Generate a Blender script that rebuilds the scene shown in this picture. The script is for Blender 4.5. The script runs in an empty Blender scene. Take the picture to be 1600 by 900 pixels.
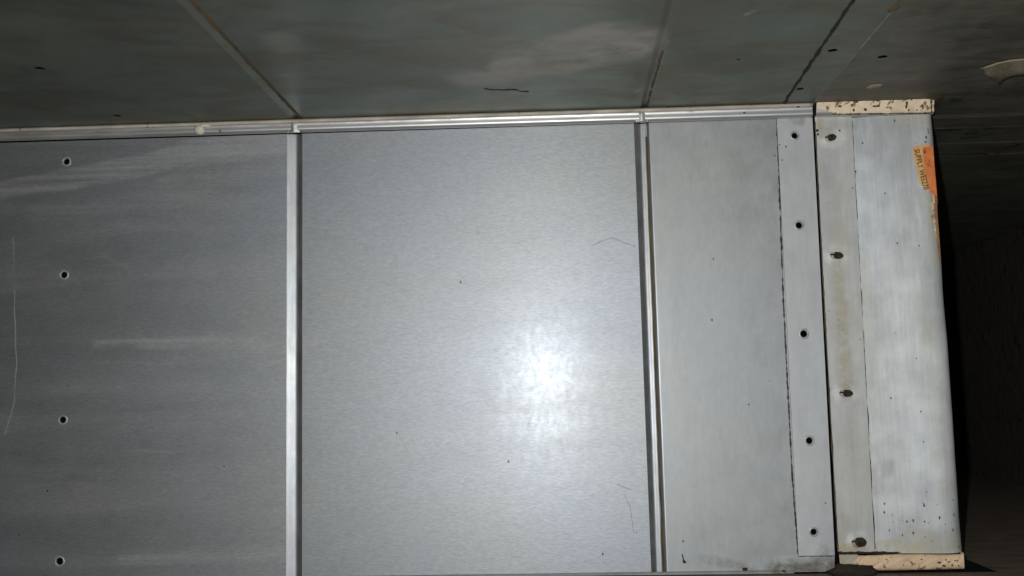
import bpy, math, random
from mathutils import Vector, Matrix, noise as mnoise
from mathutils.geometry import tessellate_polygon
random.seed(7)
S = bpy.context.scene
COL = S.collection

# ------------------------------------------------------------------ camera
F = 1500.0                       # focal length in photograph pixels (1600 x 900)
D = 0.90                         # metres from lens to duct wall
d_cam = Vector((70, -170, -F)).normalized()          # world +Y (into the wall) seen by the camera
s_ = 0.0237
x_cam = Vector((1, s_, (70 - 170 * s_) / F)).normalized()
x_cam = (x_cam - d_cam * x_cam.dot(d_cam)).normalized()
z_cam = x_cam.cross(d_cam).normalized()
# rows: world axis expressed in camera axes -> rotation camera->world
R = Matrix((x_cam, d_cam, z_cam))
CAM = Vector((0, -D, 0))

def ray(px, py):
    return R @ Vector((px - 800, 450 - py, -F))
def P(px, py, y=0.0):
    r = ray(px, py); t = (y - CAM.y) / r.y
    return CAM + r * t
CAM.z = -P(1000, 899).z          # floor at z = 0
ZC = P(700, 179, -0.011).z       # duct ceiling height
def C(px, py, z=None):
    r = ray(px, py); t = ((ZC if z is None else z) - CAM.z) / r.z
    return CAM + r * t
def FL(px, py, z=0.0):
    r = ray(px, py); t = (z - CAM.z) / r.z
    return CAM + r * t

cd = bpy.data.cameras.new("camera"); cam = bpy.data.objects.new("camera", cd); COL.objects.link(cam)
cd.sensor_width = 36; cd.lens = F * 36 / 1600; cd.clip_start = 0.01; cd.clip_end = 50
cam.matrix_world = Matrix.Translation(CAM) @ R.to_4x4()
S.camera = cam

# ------------------------------------------------------------------ light: phone torch beside the lens
w = bpy.data.worlds.new("World"); S.world = w; w.use_nodes = True
w.node_tree.nodes["Background"].inputs[0].default_value = (0.6, 0.65, 0.7, 1)
w.node_tree.nodes["Background"].inputs[1].default_value = 0.004
ld = bpy.data.lights.new("phone_flash", 'POINT'); lo = bpy.data.objects.new("phone_flash", ld); COL.objects.link(lo)
ld.energy = 20.5; ld.color = (0.965, 0.99, 1.0); ld.shadow_soft_size = 0.004
lo.location = CAM + Vector((-0.022, 0.004, 0.026))
S.view_settings.view_transform = 'Standard'; S.view_settings.look = 'None'
S.view_settings.exposure = 0; S.view_settings.gamma = 1
S.cycles.max_bounces = 8; S.cycles.glossy_bounces = 5; S.cycles.diffuse_bounces = 4
S.cycles.use_denoising = True
S.cycles.sample_clamp_indirect = 4

# ------------------------------------------------------------------ material helpers
def stroke_group():
    g = bpy.data.node_groups.new("stroke", 'ShaderNodeTree')
    for n, t in (("P", 'NodeSocketVector'), ("A", 'NodeSocketVector'), ("B", 'NodeSocketVector'), ("W0", 'NodeSocketFloat'), ("W1", 'NodeSocketFloat'), ("V", 'NodeSocketFloat')):
        g.interface.new_socket(n, in_out='INPUT', socket_type=t)
    g.interface.new_socket("M", in_out='OUTPUT', socket_type='NodeSocketFloat')
    N = g.nodes; L = g.links
    i = N.new('NodeGroupInput'); o = N.new('NodeGroupOutput')
    def vm(op, a, b=None):
        n = N.new('ShaderNodeVectorMath'); n.operation = op; L.new(a, n.inputs[0])
        if b is not None: L.new(b, n.inputs[1])
        return n
    ap = vm('SUBTRACT', i.outputs['P'], i.outputs['A']).outputs[0]
    ab = vm('SUBTRACT', i.outputs['B'], i.outputs['A']).outputs[0]
    num = vm('DOT_PRODUCT', ap, ab).outputs['Value']; den = vm('DOT_PRODUCT', ab, ab).outputs['Value']
    dv = N.new('ShaderNodeMath'); dv.operation = 'DIVIDE'; dv.use_clamp = True; L.new(num, dv.inputs[0]); L.new(den, dv.inputs[1])
    sc = N.new('ShaderNodeVectorMath'); sc.operation = 'SCALE'; L.new(ab, sc.inputs[0]); L.new(dv.outputs[0], sc.inputs['Scale'])
    df = vm('SUBTRACT', ap, sc.outputs[0]).outputs[0]
    ln = vm('LENGTH', df).outputs['Value']
    mr = N.new('ShaderNodeMapRange'); mr.interpolation_type = 'SMOOTHSTEP'
    L.new(ln, mr.inputs['Value']); L.new(i.outputs['W0'], mr.inputs['From Min']); L.new(i.outputs['W1'], mr.inputs['From Max'])
    L.new(i.outputs['V'], mr.inputs['To Min']); mr.inputs['To Max'].default_value = 0
    L.new(mr.outputs[0], o.inputs[0])
    return g
STROKE = stroke_group()

class MT:
    """small node-tree writer"""
    def __init__(s, name):
        s.m = bpy.data.materials.new(name); s.m.use_nodes = True
        s.t = s.m.node_tree; s.N = s.t.nodes; s.L = s.t.links; s.N.clear()
        s.out = s.N.new('ShaderNodeOutputMaterial')
        s.pos = s.N.new('ShaderNodeNewGeometry').outputs['Position']
    def put(s, sock, v):
        if hasattr(v, 'is_linked') or isinstance(v, bpy.types.NodeSocket): s.L.new(v, sock)
        else:
            if isinstance(v, (tuple, list)) and len(v) == 3 and sock.type == 'RGBA': v = (*v, 1)
            sock.default_value = v
    def math(s, op, a, b=0.0, clamp=False):
        n = s.N.new('ShaderNodeMath'); n.operation = op; n.use_clamp = clamp
        s.put(n.inputs[0], a); s.put(n.inputs[1], b); return n.outputs[0]
    def scale(s, v, sc, off=(0, 0, 0)):
        n = s.N.new('ShaderNodeMapping'); s.put(n.inputs['Vector'], v); n.inputs['Scale'].default_value = sc; n.inputs['Location'].default_value = off
        return n.outputs[0]
    def noise(s, v, scale, detail=3, rough=0.55, dist=0.0):
        n = s.N.new('ShaderNodeTexNoise'); s.put(n.inputs['Vector'], v); n.inputs['Scale'].default_value = scale
        n.inputs['Detail'].default_value = detail; n.inputs['Roughness'].default_value = rough; n.inputs['Distortion'].default_value = dist
        return n.outputs['Fac'], n.outputs['Color']
    def vor(s, v, scale):
        n = s.N.new('ShaderNodeTexVoronoi'); s.put(n.inputs['Vector'], v); n.inputs['Scale'].default_value = scale
        return n.outputs['Distance'], n.outputs['Color']
    def rng(s, v, a, b, c=0.0, d=1.0, smooth=False):
        n = s.N.new('ShaderNodeMapRange'); s.put(n.inputs['Value'], v)
        if smooth: n.interpolation_type = 'SMOOTHSTEP'
        for k, x in (('From Min', a), ('From Max', b), ('To Min', c), ('To Max', d)): n.inputs[k].default_value = x
        return n.outputs[0]
    def mixc(s, f, a, b, mode='MIX'):
        n = s.N.new('ShaderNodeMix'); n.data_type = 'RGBA'; n.blend_type = mode
        s.put(n.inputs[0], f); s.put(n.inputs[6], a); s.put(n.inputs[7], b); return n.outputs[2]
    def bsdf(s, col, rough, metallic=0.0, normal=None, spec=0.5):
        n = s.N.new('ShaderNodeBsdfPrincipled'); s.put(n.inputs['Base Color'], col); s.put(n.inputs['Roughness'], rough)
        s.put(n.inputs['Metallic'], metallic); n.inputs['Specular IOR Level'].default_value = spec
        if normal is not None: s.L.new(normal, n.inputs['Normal'])
        return n.outputs[0]
    def mixs(s, f, a, b):
        n = s.N.new('ShaderNodeMixShader'); s.put(n.inputs[0], f); s.L.new(a, n.inputs[1]); s.L.new(b, n.inputs[2]); return n.outputs[0]
    def bump(s, h, dist, strength=1.0, normal=None):
        n = s.N.new('ShaderNodeBump'); s.put(n.inputs['Height'], h); n.inputs['Distance'].default_value = dist
        n.inputs['Strength'].default_value = strength
        if normal is not None: s.L.new(normal, n.inputs['Normal'])
        return n.outputs[0]
    def strokes(s, lst, warp=0.0, wscale=12.0):
        v = s.pos
        if warp:
            _, c = s.noise(s.scale(s.pos, (1, 1, 1), (3, 1, 5)), wscale, 3)
            sub = s.N.new('ShaderNodeVectorMath'); sub.operation = 'SUBTRACT'; s.L.new(c, sub.inputs[0]); sub.inputs[1].default_value = (.5, .5, .5)
            sc = s.N.new('ShaderNodeVectorMath'); sc.operation = 'SCALE'; s.L.new(sub.outputs[0], sc.inputs[0]); sc.inputs['Scale'].default_value = warp
            ad = s.N.new('ShaderNodeVectorMath'); s.L.new(s.pos, ad.inputs[0]); s.L.new(sc.outputs[0], ad.inputs[1]); v = ad.outputs[0]
        acc = None
        for a, b, w0, w1, val in lst:
            g = s.N.new('ShaderNodeGroup'); g.node_tree = STROKE
            s.L.new(v, g.inputs['P']); g.inputs['A'].default_value = a; g.inputs['B'].default_value = b
            g.inputs['W0'].default_value = w0; g.inputs['W1'].default_value = w1; g.inputs['V'].default_value = val
            acc = g.outputs[0] if acc is None else s.math('MAXIMUM', acc, g.outputs[0])
        return acc
    def done(s, sh):
        s.L.new(sh, s.out.inputs['Surface']); return s.m

def galv(name, base=(.56, .575, .585), broad=.56, sharp=.30, wsharp=.22, dust=.12, dcol=(.42, .42, .40), grain=1.0,
         gscale=(95, 600, 600), wave=.0010, wipes_shade=None, scratches=None, stains=None, stcol=(.34, .26, .15), specks=0.0, speckmask=None,
         patches=.5, seed=0.0, streak=(3, 30, 30), wcol=None, shmod=1.0, specksize=1.0, dvar=.58, hue2=None, gbump=1.0, speckscale=260, aniso=0.0, wtex=(7, 260, 260), speckgain=.22):
    t = MT(name)
    gn, _ = t.noise(t.scale(t.pos, gscale, (seed, seed, seed)), 1.0, 3, .6)
    fine, _ = t.noise(t.scale(t.pos, (1, 1, 1), (seed, 0, seed)), 900, 2, .6)
    lowf, _ = t.noise(t.scale(t.pos, (1, 1, 1), (seed, 2, 3)), 7, 2, .5)
    mid, _ = t.noise(t.scale(t.pos, (1, 1, 1), (seed, 5, 1)), 38, 4, .6)
    stk, _ = t.noise(t.scale(t.pos, streak, (seed, 1, 7)), 1.0, 5, .62, .6)
    # colour: rolled grain, cloudy oxide, faint warm and cool drift
    v = t.math('ADD', t.rng(gn, .25, .75, -.17 * grain, .17 * grain), t.rng(mid, .3, .7, -.07 * patches * 2, .07 * patches * 2))
    v = t.math('ADD', v, t.rng(fine, .3, .7, -.05 * grain, .05 * grain))
    v = t.math('ADD', v, 1.0)
    hue = t.mixc(t.rng(lowf, .35, .65), (base[0] * 1.0, base[1] * 1.0, base[2] * 1.03), (base[0] * 1.02, base[1] * 1.0, base[2] * .955))
    if hue2: hue = t.mixc(t.rng(t.noise(t.scale(t.pos, (1, 2.2, 2.2), (seed, 8, 8)), 9, 4, .6, .8)[0], .40, .62, 0, 1, True), hue, hue2)
    vv = t.N.new('ShaderNodeCombineColor');
    for k in range(3): t.L.new(v, vv.inputs[k])
    col = t.mixc(1.0, hue, vv.outputs[0], 'MULTIPLY')
    nb = t.bump(lowf, wave * 6, .07)
    nb = t.bump(mid, .0006, .25 * patches * .8, nb)
    nb = t.bump(gn, .00022 * grain, .55 * gbump, nb)
    nb = t.bump(fine, .00010, .35 * min(1, grain), nb)
    rb = t.rng(mid, .3, .7, broad - .06 * patches, broad + .06 * patches)
    rs = t.rng(stk, .3, .7, sharp - .05 * shmod, sharp + .06 * shmod)
    A = t.bsdf(col, rb, 1.0, nb); B = t.bsdf(col, rs, 1.0, nb)
    wn = t.rng(stk, .3, .75, wsharp * (1 + .3 * shmod), wsharp * (1 - .4 * shmod))
    if aniso:                                        # rolled along x: glare spreads across the grain
        tg = t.N.new('ShaderNodeCombineXYZ'); tg.inputs[2].default_value = 1
        for sh_, k in ((A, .15), (B, 1.0)):
            sh_.node.inputs['Anisotropic'].default_value = aniso * k; t.L.new(tg.outputs[0], sh_.node.inputs['Tangent'])
        spot, _ = t.noise(t.scale(t.pos, (1, 1, .6), (3, seed, 1)), 130, 4, .7)
        wn = t.math('MULTIPLY', wn, t.rng(spot, .3, .7, .35, 1.65))
    sh = t.mixs(wn, A, B)
    # grey dust film in streaks plus wipe marks and painted shading
    df = t.rng(stk, .36, .70, dust * (1 - dvar), dust * (1 + dvar), True)
    if wipes_shade:
        wm = t.math('MULTIPLY', t.strokes(wipes_shade, .02, 9), t.rng(t.noise(t.scale(t.pos, wtex, (2, 2, seed)), 1.0, 5, .7)[0], .36, .60, .12, 1.0))
        if wcol is None: df = t.math('ADD', df, wm, True)
        else: wm = t.math('MINIMUM', wm, .85)
    if scratches:
        df = t.math('MAXIMUM', df, t.strokes(scratches, .004, 20))
    sh = t.mixs(df, sh, t.bsdf(t.mixc(1.0, dcol, vv.outputs[0], 'MULTIPLY'), .75, 0.0, nb, .3))
    if wipes_shade and wcol is not None:
        sh = t.mixs(wm, sh, t.bsdf(wcol, .75, 0.0, nb, .3))
    if stains:
        sm = t.math('MULTIPLY', t.strokes(stains, .008, 60), t.rng(t.noise(t.scale(t.pos, (1, 1, 1), (9, seed, 4)), 120, 4, .65)[0], .32, .58))
        sh = t.mixs(sm, sh, t.bsdf(stcol, .8, 0.0, nb, .3))
    if specks:
        dist, vc = t.vor(t.scale(t.pos, (1, 1, .7), (seed, 3, 3)), speckscale)
        sep = t.N.new('ShaderNodeSeparateColor'); t.L.new(vc, sep.inputs[0])
        size = t.rng(t.math('POWER', sep.outputs[1], 2.5), 0, 1, .07 * specksize, .26 * specksize)
        near = t.math('LESS_THAN', dist, size)
        thr = 1.0 - specks
        if speckmask:
            mk = t.strokes(speckmask, .01, 30)
            pick = t.math('GREATER_THAN', t.math('ADD', sep.outputs[0], t.math('MULTIPLY', mk, speckgain)), thr)
        else:
            pick = t.math('GREATER_THAN', sep.outputs[0], thr)
        sh = t.mixs(t.math('MULTIPLY', t.math('MULTIPLY', near, pick), .85), sh, t.bsdf((.075, .062, .046), .8))
    return t.done(sh)

def plain(name, c1, c2, scale=60, rough=.8, metallic=0.0, bump=.0006, spots=0.0, spotcol=(.09, .05, .025), stretch=(1, 1, 1), spotscale=75):
    t = MT(name)
    n, _ = t.noise(t.scale(t.pos, stretch), scale, 5, .62)
    f, _ = t.noise(t.pos, scale * 7, 3, .6)
    col = t.mixc(t.rng(n, .3, .7), c1, c2)
    nb = t.bump(n, bump, .6); nb = t.bump(f, bump * .25, .6, nb)
    sh = t.bsdf(col, rough, metallic, nb, .35)
    if spots:
        q, _ = t.noise(t.scale(t.pos, (1, 1, .7), (4, 1, 2)), spotscale, 3, .6, .4)
        sh = t.mixs(t.rng(q, .72 - spots, .75 - spots + .02, 0, .9, True), sh, t.bsdf(spotcol, .85))
    return t.done(sh)

# ------------------------------------------------------------------ mesh helpers
def link(o, parent=None):
    COL.objects.link(o)
    if parent is not None: o.parent = parent
    return o
def wloc(o):
    v = Vector((0, 0, 0))
    while o is not None: v += o.location; o = o.parent
    return v
def mesh(name, verts, faces, mat, parent=None, smooth=False):
    off = wloc(parent) if parent is not None else Vector((0, 0, 0))
    me = bpy.data.meshes.new(name); me.from_pydata([tuple(Vector(v) - off) for v in verts], [], faces); me.update()
    if mat: me.materials.append(mat)
    if smooth: me.polygons.foreach_set('use_smooth', [True] * len(me.polygons))
    return link(bpy.data.objects.new(name, me), parent)
def thing(name, loc, label, cat, kind=None, group=None):
    o = bpy.data.objects.new(name, None); o.location = loc; o.empty_display_size = .02; COL.objects.link(o)
    tag(o, label, cat, kind, group); return o
def tag(o, label=None, cat=None, kind=None, group=None):
    if label: o["label"] = label
    if cat: o["category"] = cat
    if kind: o["kind"] = kind
    if group: o["group"] = group
    return o
def circle(c, r, n=16, axis='y', jitter=.06, ph=0.0):
    out = []
    for i in range(n):
        a = ph + 2 * math.pi * i / n; rr = r * (1 + random.uniform(-jitter, jitter))
        if axis == 'y': out.append(Vector((c.x + rr * math.cos(a), c.y, c.z + rr * math.sin(a))))
        else: out.append(Vector((c.x + rr * math.cos(a), c.y + rr * math.sin(a), c.z)))
    return out
def plate(name, outline, holes, thick, mat, parent, bev=0.0):
    """flat sheet with real holes: front faces, hole walls, outer edge; thick is a vector to the back"""
    loops = [list(outline)] + [list(h) for h in holes]
    verts = [v for lp in loops for v in lp]
    n = len(verts); tk = Vector(thick)
    tris = tessellate_polygon(loops)
    faces = []
    nrm = -tk
    for t in tris:
        a, b, c = (verts[i] for i in t)
        if (b - a).cross(c - a).dot(nrm) < 0: t = (t[0], t[2], t[1])
        faces.append(tuple(t)); faces.append((t[2] + n, t[1] + n, t[0] + n))
    allv = verts + [v + tk for v in verts]
    base = 0
    for lp in loops:
        m = len(lp)
        for i in range(m):
            j = (i + 1) % m
            faces.append((base + i, base + j, base + j + n, base + i + n))
        base += m
    return mesh(name, allv, faces, mat, parent)
def rim(name, c, r, mat, parent, axis='y', sgn=-1, wide=1.75, high=.0009, n=20):
    """raised burr round a punched hole"""
    prof = [(r * .92, .0012), (r * .95, -.25 * high), (r * 1.08, -high), (r * 1.3, -.75 * high), (r * wide, -.00012)]
    verts = []; faces = []
    for i in range(n):
        a = 2 * math.pi * i / n; j = 1 + random.uniform(-.07, .07)
        for q, (rr, h) in enumerate(prof):
            k = rr * (j if q > 1 else 1)
            if axis == 'y': verts.append((c.x + k * math.cos(a), c.y - sgn * h, c.z + k * math.sin(a)))
            else: verts.append((c.x + k * math.cos(a), c.y + k * math.sin(a), c.z - sgn * h))
    m = len(prof)
    for i in range(n):
        for q in range(m - 1):
            a0 = i * m + q; b0 = ((i + 1) % n) * m + q
            f = (a0, b0, b0 + 1, a0 + 1)
            faces.append(f)
    return mesh(name, verts, faces, mat, parent, True)
def loft(name, rows, mat, parent=None, smooth=True, close=False):
    """rows of equal length -> quad sheet"""
    m = len(rows[0]); verts = [v for r in rows for v in r]; faces = []
    for i in range(len(rows) - 1):
        for q in range(m if close else m - 1):
            a = i * m + q; b = i * m + (q + 1) % m
            faces.append((a, b, b + m, a + m))
    if close:
        faces.append(tuple(range(m))[::-1]); faces.append(tuple(range((len(rows) - 1) * m, len(rows) * m)))
    return mesh(name, verts, faces, mat, parent, smooth)
def lerp(a, b, t): return a + (b - a) * t
def poly_at(pts, t):
    """point at fraction t of a polyline"""
    ls = [(pts[i + 1] - pts[i]).length for i in range(len(pts) - 1)]; s = t * sum(ls)
    for i, l in enumerate(ls):
        if s <= l or i == len(ls) - 1: return lerp(pts[i], pts[i + 1], min(1, s / max(l, 1e-9)))
        s -= l
def grime(name, pts, width, normal, mat, parent, n=70, jit=.6, high=.0006, seed=0):
    """uneven caulk or dirt line lying on a surface"""
    rnd = random.Random(seed); rows = []; nv = Vector(normal)
    for i in range(n + 1):
        t = i / n; p = poly_at(pts, t); q = poly_at(pts, min(1, t + .01)) - poly_at(pts, max(0, t - .01))
        sd = q.normalized().cross(nv).normalized()
        k = width * (1 + jit * (mnoise.noise(Vector((t * n * .11, seed, 0))) * 1.1 + mnoise.noise(Vector((t * n * .37, seed, 5))) * .9 + rnd.uniform(-.25, .25)))
        k = max(k, width * .10); o = sd * width * .30 * mnoise.noise(Vector((t * n * .21, seed, 9)))
        rows.append([p + o - sd * k * .5 + nv * .00005, p + o + nv * high, p + o + sd * k * .5 + nv * .00005])
    return loft(name, rows, mat, parent)
def tube(name, pts, rad, mat, parent, n=6, radf=None):
    rows = []
    for i, p in enumerate(pts):
        d = (pts[min(i + 1, len(pts) - 1)] - pts[max(i - 1, 0)]).normalized()
        u = d.cross(Vector((.3, .9, .2))).normalized(); v = d.cross(u)
        r = radf(i / (len(pts) - 1)) if radf else rad
        rows.append([p + u * r * math.cos(a) + v * r * math.sin(a) for a in [2 * math.pi * k / n for k in range(n)]])
    return loft(name, rows, mat, parent, True, True)
def blob(name, c, rx, ry, rz, mat, parent, seed=0, rough=.35, n=10, m=14):
    verts = [Vector((c.x, c.y, c.z + rz))]; faces = []
    for i in range(1, n):
        th = math.pi * i / n
        for j in range(m):
            ph = 2 * math.pi * j / m
            u = Vector((math.sin(th) * math.cos(ph), math.sin(th) * math.sin(ph), math.cos(th)))
            k = 1 + rough * mnoise.noise(u * 1.7 + Vector((seed, seed * 2, 0)))
            verts.append(Vector((c.x + u.x * rx * k, c.y + u.y * ry * k, c.z + u.z * rz * k)))
    verts.append(Vector((c.x, c.y, c.z - rz)))
    for j in range(m): faces.append((0, 1 + j, 1 + (j + 1) % m))
    for i in range(n - 2):
        for j in range(m):
            a = 1 + i * m + j; b = 1 + i * m + (j + 1) % m
            faces.append((a, a + m, b + m, b))
    e = len(verts) - 1; s = 1 + (n - 2) * m
    for j in range(m): faces.append((s + j, e, s + (j + 1) % m))
    return mesh(name, verts, faces, mat, parent, True)

# ------------------------------------------------------------------ layout lines (photograph pixels -> wall plane)
class VL:
    """near-vertical line on the wall given by two photograph points"""
    def __init__(s, a, b): s.a = P(*a); s.b = P(*b)
    def at(s, z): t = (z - s.a.z) / (s.b.z - s.a.z); return lerp(s.a.x, s.b.x, t)
g1a = VL((448.5, 212), (447, 895)); g1b = VL((463, 212), (462, 895)); g1c = VL((472.5, 212), (472, 895))
g2a = VL((991, 215), (1017.5, 890)); g2b = VL((1002.5, 215), (1027.5, 890)); g2c = VL((1009, 215), (1035, 890)); g2d = VL((1012, 215), (1039.5, 890)); g2e = VL((1017, 215), (1044, 890))
s1 = VL((1213, 185), (1247, 868)); r1 = VL((1268.5, 183), (1303.5, 868)); l2 = VL((1272.5, 183), (1309, 862)); r2 = VL((1330, 183), (1366, 860))
ZTOP = P(700, 203).z             # upper edge of the wall sheets, just under the corner flange
ZFL = 0.0
XL = P(-700, 500).x
def W(px, py, y=0.0): return tuple(P(px, py, y))
def YC(px, py): x0 = 1330 + (py - 183) * .0532; return -.007 * max(0.0, px - x0) / 133   # the collar leans a little towards the lens
def WC(px, py): return tuple(P(px, py, YC(px, py)))

# ------------------------------------------------------------------ materials
wipes_shade = [
    (W(-60, 306), W(60, 288), .007, .013, .30), (W(60, 288), W(160, 268), .007, .013, .32), (W(160, 268), W(290, 243), .009, .014, .32), (W(290, 243), W(445, 222), .010, .016, .30),
    (W(0, 303), W(110, 283), .0006, .004, .3), (W(250, 292), W(445, 262), .004, .012, .16),
    (W(150, 543), W(235, 536), .0001, .006, .40), (W(220, 538), W(330, 532), .0005, .009, .40), (W(310, 534), W(460, 544), .0005, .011, .24),
    (W(150, 569), W(440, 568), .0003, .002, .20),
    (W(120, 408), W(160, 396), .0006, .004, .25), (W(160, 396), W(205, 418), .0005, .004, .18),
    (W(250, 803), W(445, 800), .0002, .0012, .26), (W(320, 812), W(540, 775), .0004, .004, .16),
    (W(190, 878), W(330, 868), .0005, .010, .24), (W(310, 868), W(445, 858), .001, .012, .24), (W(480, 775), W(580, 774), .0003, .003, .25), (W(520, 852), W(600, 838), .0008, .006, .24),
    (W(200, 705), W(360, 700), .0002, .0016, .22), (W(60, 335), W(330, 300), .0005, .014, .12),
    (W(470, 525), W(600, 545), .002, .018, .10), (W(20, 620), W(440, 610), .002, .014, .08)]
scr = [(W(20, 372), W(23, 480), .0003, .0009, .35), (W(23, 480), W(26, 570), .0003, .0010, .45), (W(26, 570), W(22, 625), .0003, .0010, .45),
       (W(22, 625), W(8, 678), .0003, .0010, .4), (W(1, 300), W(80, 288), .0002, .0007, .2), (W(230, 838), W(450, 834), .0001, .0006, .22),
       (W(560, 660), W(510, 730), .0001, .0005, .16), (W(690, 320), W(930, 300), .0001, .0005, .10)]
M_wall = galv("galvanised_sheet", base=(.318, .334, .352), wsharp=.037, sharp=.24, aniso=.5, broad=.56, dust=.10, patches=.20, shmod=.25, gscale=(210, 900, 900), gbump=.42, grain=.85, dcol=(.40, .40, .385), wipes_shade=[(a, b, c, d_, min(.8, v * .85)) for a, b, c, d_, v in wipes_shade], scratches=scr, specks=.005, seed=1.3)
M_groove = galv("pressed_groove_steel", base=(.33, .342, .355), broad=.52, sharp=.34, wsharp=.04, dust=.06, grain=.7, gscale=(300, 300, 60), seed=4.1, specks=.004)
M_right = galv("dull_galvanised_sheet", base=(.37, .383, .39), broad=.60, sharp=.36, wsharp=.05, dust=.34, dcol=(.38, .39, .393), dvar=.3, gbump=.6, grain=.3, gscale=(300, 300, 90), streak=(24, 24, 4), seed=7.7, specks=.008, patches=.9,
               stains=[(W(1215, 893), W(1305, 889), .004, .014, .75), (W(1100, 872), W(1180, 892), .001, .006, .4)], stcol=(.12, .10, .07))
M_plate = galv("flat_grey_plate", base=(.48, .495, .505), broad=.62, wsharp=.04, dust=.50, dcol=(.53, .54, .55), dvar=.2, grain=.3, gscale=(200, 200, 60), streak=(30, 30, 3), seed=2.9, specks=.010, patches=.5,
               stains=[(W(1240, 186), W(1250, 190), .003, .008, .5), (W(1286, 862), W(1300, 866), .003, .010, .5)], stcol=(.16, .15, .13))
M_strip = galv("stained_joint_strip", base=(.48, .485, .48), broad=.62, wsharp=.04, dust=.58, dcol=(.58, .58, .555), dvar=.3, wipes_shade=[(W(1300, 214), W(1304, 212), .003, .012, .7), (W(1305, 396), W(1314, 400), .003, .011, .7), (W(1320, 611), W(1328, 616), .003, .010, .7), (W(1345, 842), W(1350, 846), .003, .009, .7)], grain=.35, gscale=(260, 260, 40), streak=(60, 60, 3), seed=5.2, specks=.012, patches=.7,
               stains=[(W(1307, 405), W(1312, 470), .002, .009, .55), (W(1312, 470), W(1322, 605), .003, .011, .62), (W(1305, 300), W(1307, 395), .003, .012, .25),
                       (W(1280, 190), W(1282, 215), .001, .005, .8), (W(1345, 856), W(1320, 858), .004, .010, .8), (W(1325, 640), W(1330, 700), .001, .006, .3), (W(1318, 815), W(1312, 858), .002, .010, .45)], stcol=(.40, .34, .22))
M_collar = galv("chalky_white_steel", base=(.46, .48, .495), broad=.56, wsharp=.05, dust=.50, dvar=.40, dcol=(.74, .755, .765), speckgain=.42, wcol=(.33, .345, .35), wtex=(60, 60, 14), wipes_shade=[(WC(1350, 192), WC(1450, 192), .010, .040, .75), (WC(1425, 230), WC(1440, 330), .008, .030, .6), (WC(1442, 330), WC(1462, 520), .003, .018, .5), (WC(1400, 300), WC(1410, 420), .004, .022, .25), (WC(1362, 745), WC(1385, 735), .004, .012, .55), (WC(1364, 770), WC(1370, 766), .003, .009, .6), (WC(1420, 845), WC(1490, 846), .004, .016, .5)], gbump=.9, grain=.5, gscale=(420, 420, 22), streak=(13, 13, 4), seed=8.4, specks=.014, specksize=1.5, speckscale=330, patches=1.0,  # grey strokes put the shading of the top and right side into the colour
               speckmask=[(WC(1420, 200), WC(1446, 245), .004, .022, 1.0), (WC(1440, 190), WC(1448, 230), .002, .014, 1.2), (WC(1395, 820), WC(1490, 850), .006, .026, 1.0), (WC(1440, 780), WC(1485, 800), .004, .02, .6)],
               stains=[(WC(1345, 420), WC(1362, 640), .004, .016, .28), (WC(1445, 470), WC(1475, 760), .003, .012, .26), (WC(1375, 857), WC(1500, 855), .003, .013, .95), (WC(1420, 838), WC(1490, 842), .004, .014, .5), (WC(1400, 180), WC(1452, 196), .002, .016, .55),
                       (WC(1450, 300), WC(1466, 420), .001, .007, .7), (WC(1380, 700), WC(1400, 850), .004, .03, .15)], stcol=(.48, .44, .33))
M_flange = galv("corner_flange_steel", base=(.60, .61, .62), broad=.50, sharp=.26, wsharp=.16, dust=.20, patches=.06, shmod=.3, gbump=.5, dcol=(.42, .41, .38), grain=.7, gscale=(60, 700, 700), streak=(14, 60, 60), seed=3.3, specks=.016, specksize=1.5,
               stains=[(W(400, 193, -.012), W(1266, 163, -.012), .0020, .0050, 1.0), (W(-100, 203, -.012), W(420, 193, -.012), .001, .0050, .6)], stcol=(.33, .30, .255))
ceil_w = [(tuple(C(815, 105)), tuple(C(960, 82)), .020, .034, 1.1), (tuple(C(850, 92)), tuple(C(950, 66)), .030, .052, .75), (tuple(C(735, 125)), tuple(C(840, 112)), .006, .030, .7),
          (tuple(C(700, 45)), tuple(C(830, 40)), .03, .09, .16), (tuple(C(960, 100)), tuple(C(1010, 90)), .010, .03, .20), (tuple(C(440, 60)), tuple(C(455, 120)), .003, .022, .22),
          (tuple(C(520, 105)), tuple(C(660, 128)), .02, .05, .08), (tuple(C(330, 60)), tuple(C(420, 20)), .01, .06, .08), (tuple(C(1090, 40)), tuple(C(1220, 60)), .01, .05, .06),
          (tuple(C(1167, 23)), tuple(C(1183, 17)), .0005, .0035, .9), (tuple(C(1160, 151)), tuple(C(1182, 148)), .0003, .003, .6), (tuple(C(990, 142)), tuple(C(995, 140)), .0005, .004, .8),
          (tuple(C(1022, 150)), tuple(C(1042, 148)), .0003, .003, .3), (tuple(C(1445, 40)), tuple(C(1500, 0)), .0005, .004, .4), (tuple(C(368, 124)), tuple(C(374, 123)), .0004, .003, .8), (tuple(C(345, 176)), tuple(C(349, 175)), .0004, .003, .8)]
M_ceil = galv("tarnished_ceiling_sheet", base=(.21, .245, .215), broad=.52, sharp=.34, wsharp=.20, dust=.30, dcol=(.098, .112, .09), wcol=(.36, .345, .32), hue2=(.19, .185, .145), gbump=.7, dvar=.7, grain=.35, gscale=(120, 420, 420), streak=(6, 8, 8), wtex=(11, 16, 16), seed=6.1, wipes_shade=ceil_w, specks=.003, patches=.6)
M_ceilr = galv("brown_tarnished_sheet", base=(.22, .23, .205), broad=.6, wsharp=.10, dust=.6, hue2=(.175, .168, .135), dcol=(.118, .114, .090), grain=.7, gscale=(70, 420, 420), streak=(9, 30, 30), seed=9.6, specks=.02, patches=1.2)
M_branch = plain("grimy_duct_steel", (.085, .075, .055), (.045, .040, .030), 30, .75, .2, .001, .12, (.012, .010, .008), (1, 4, 1))
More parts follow.
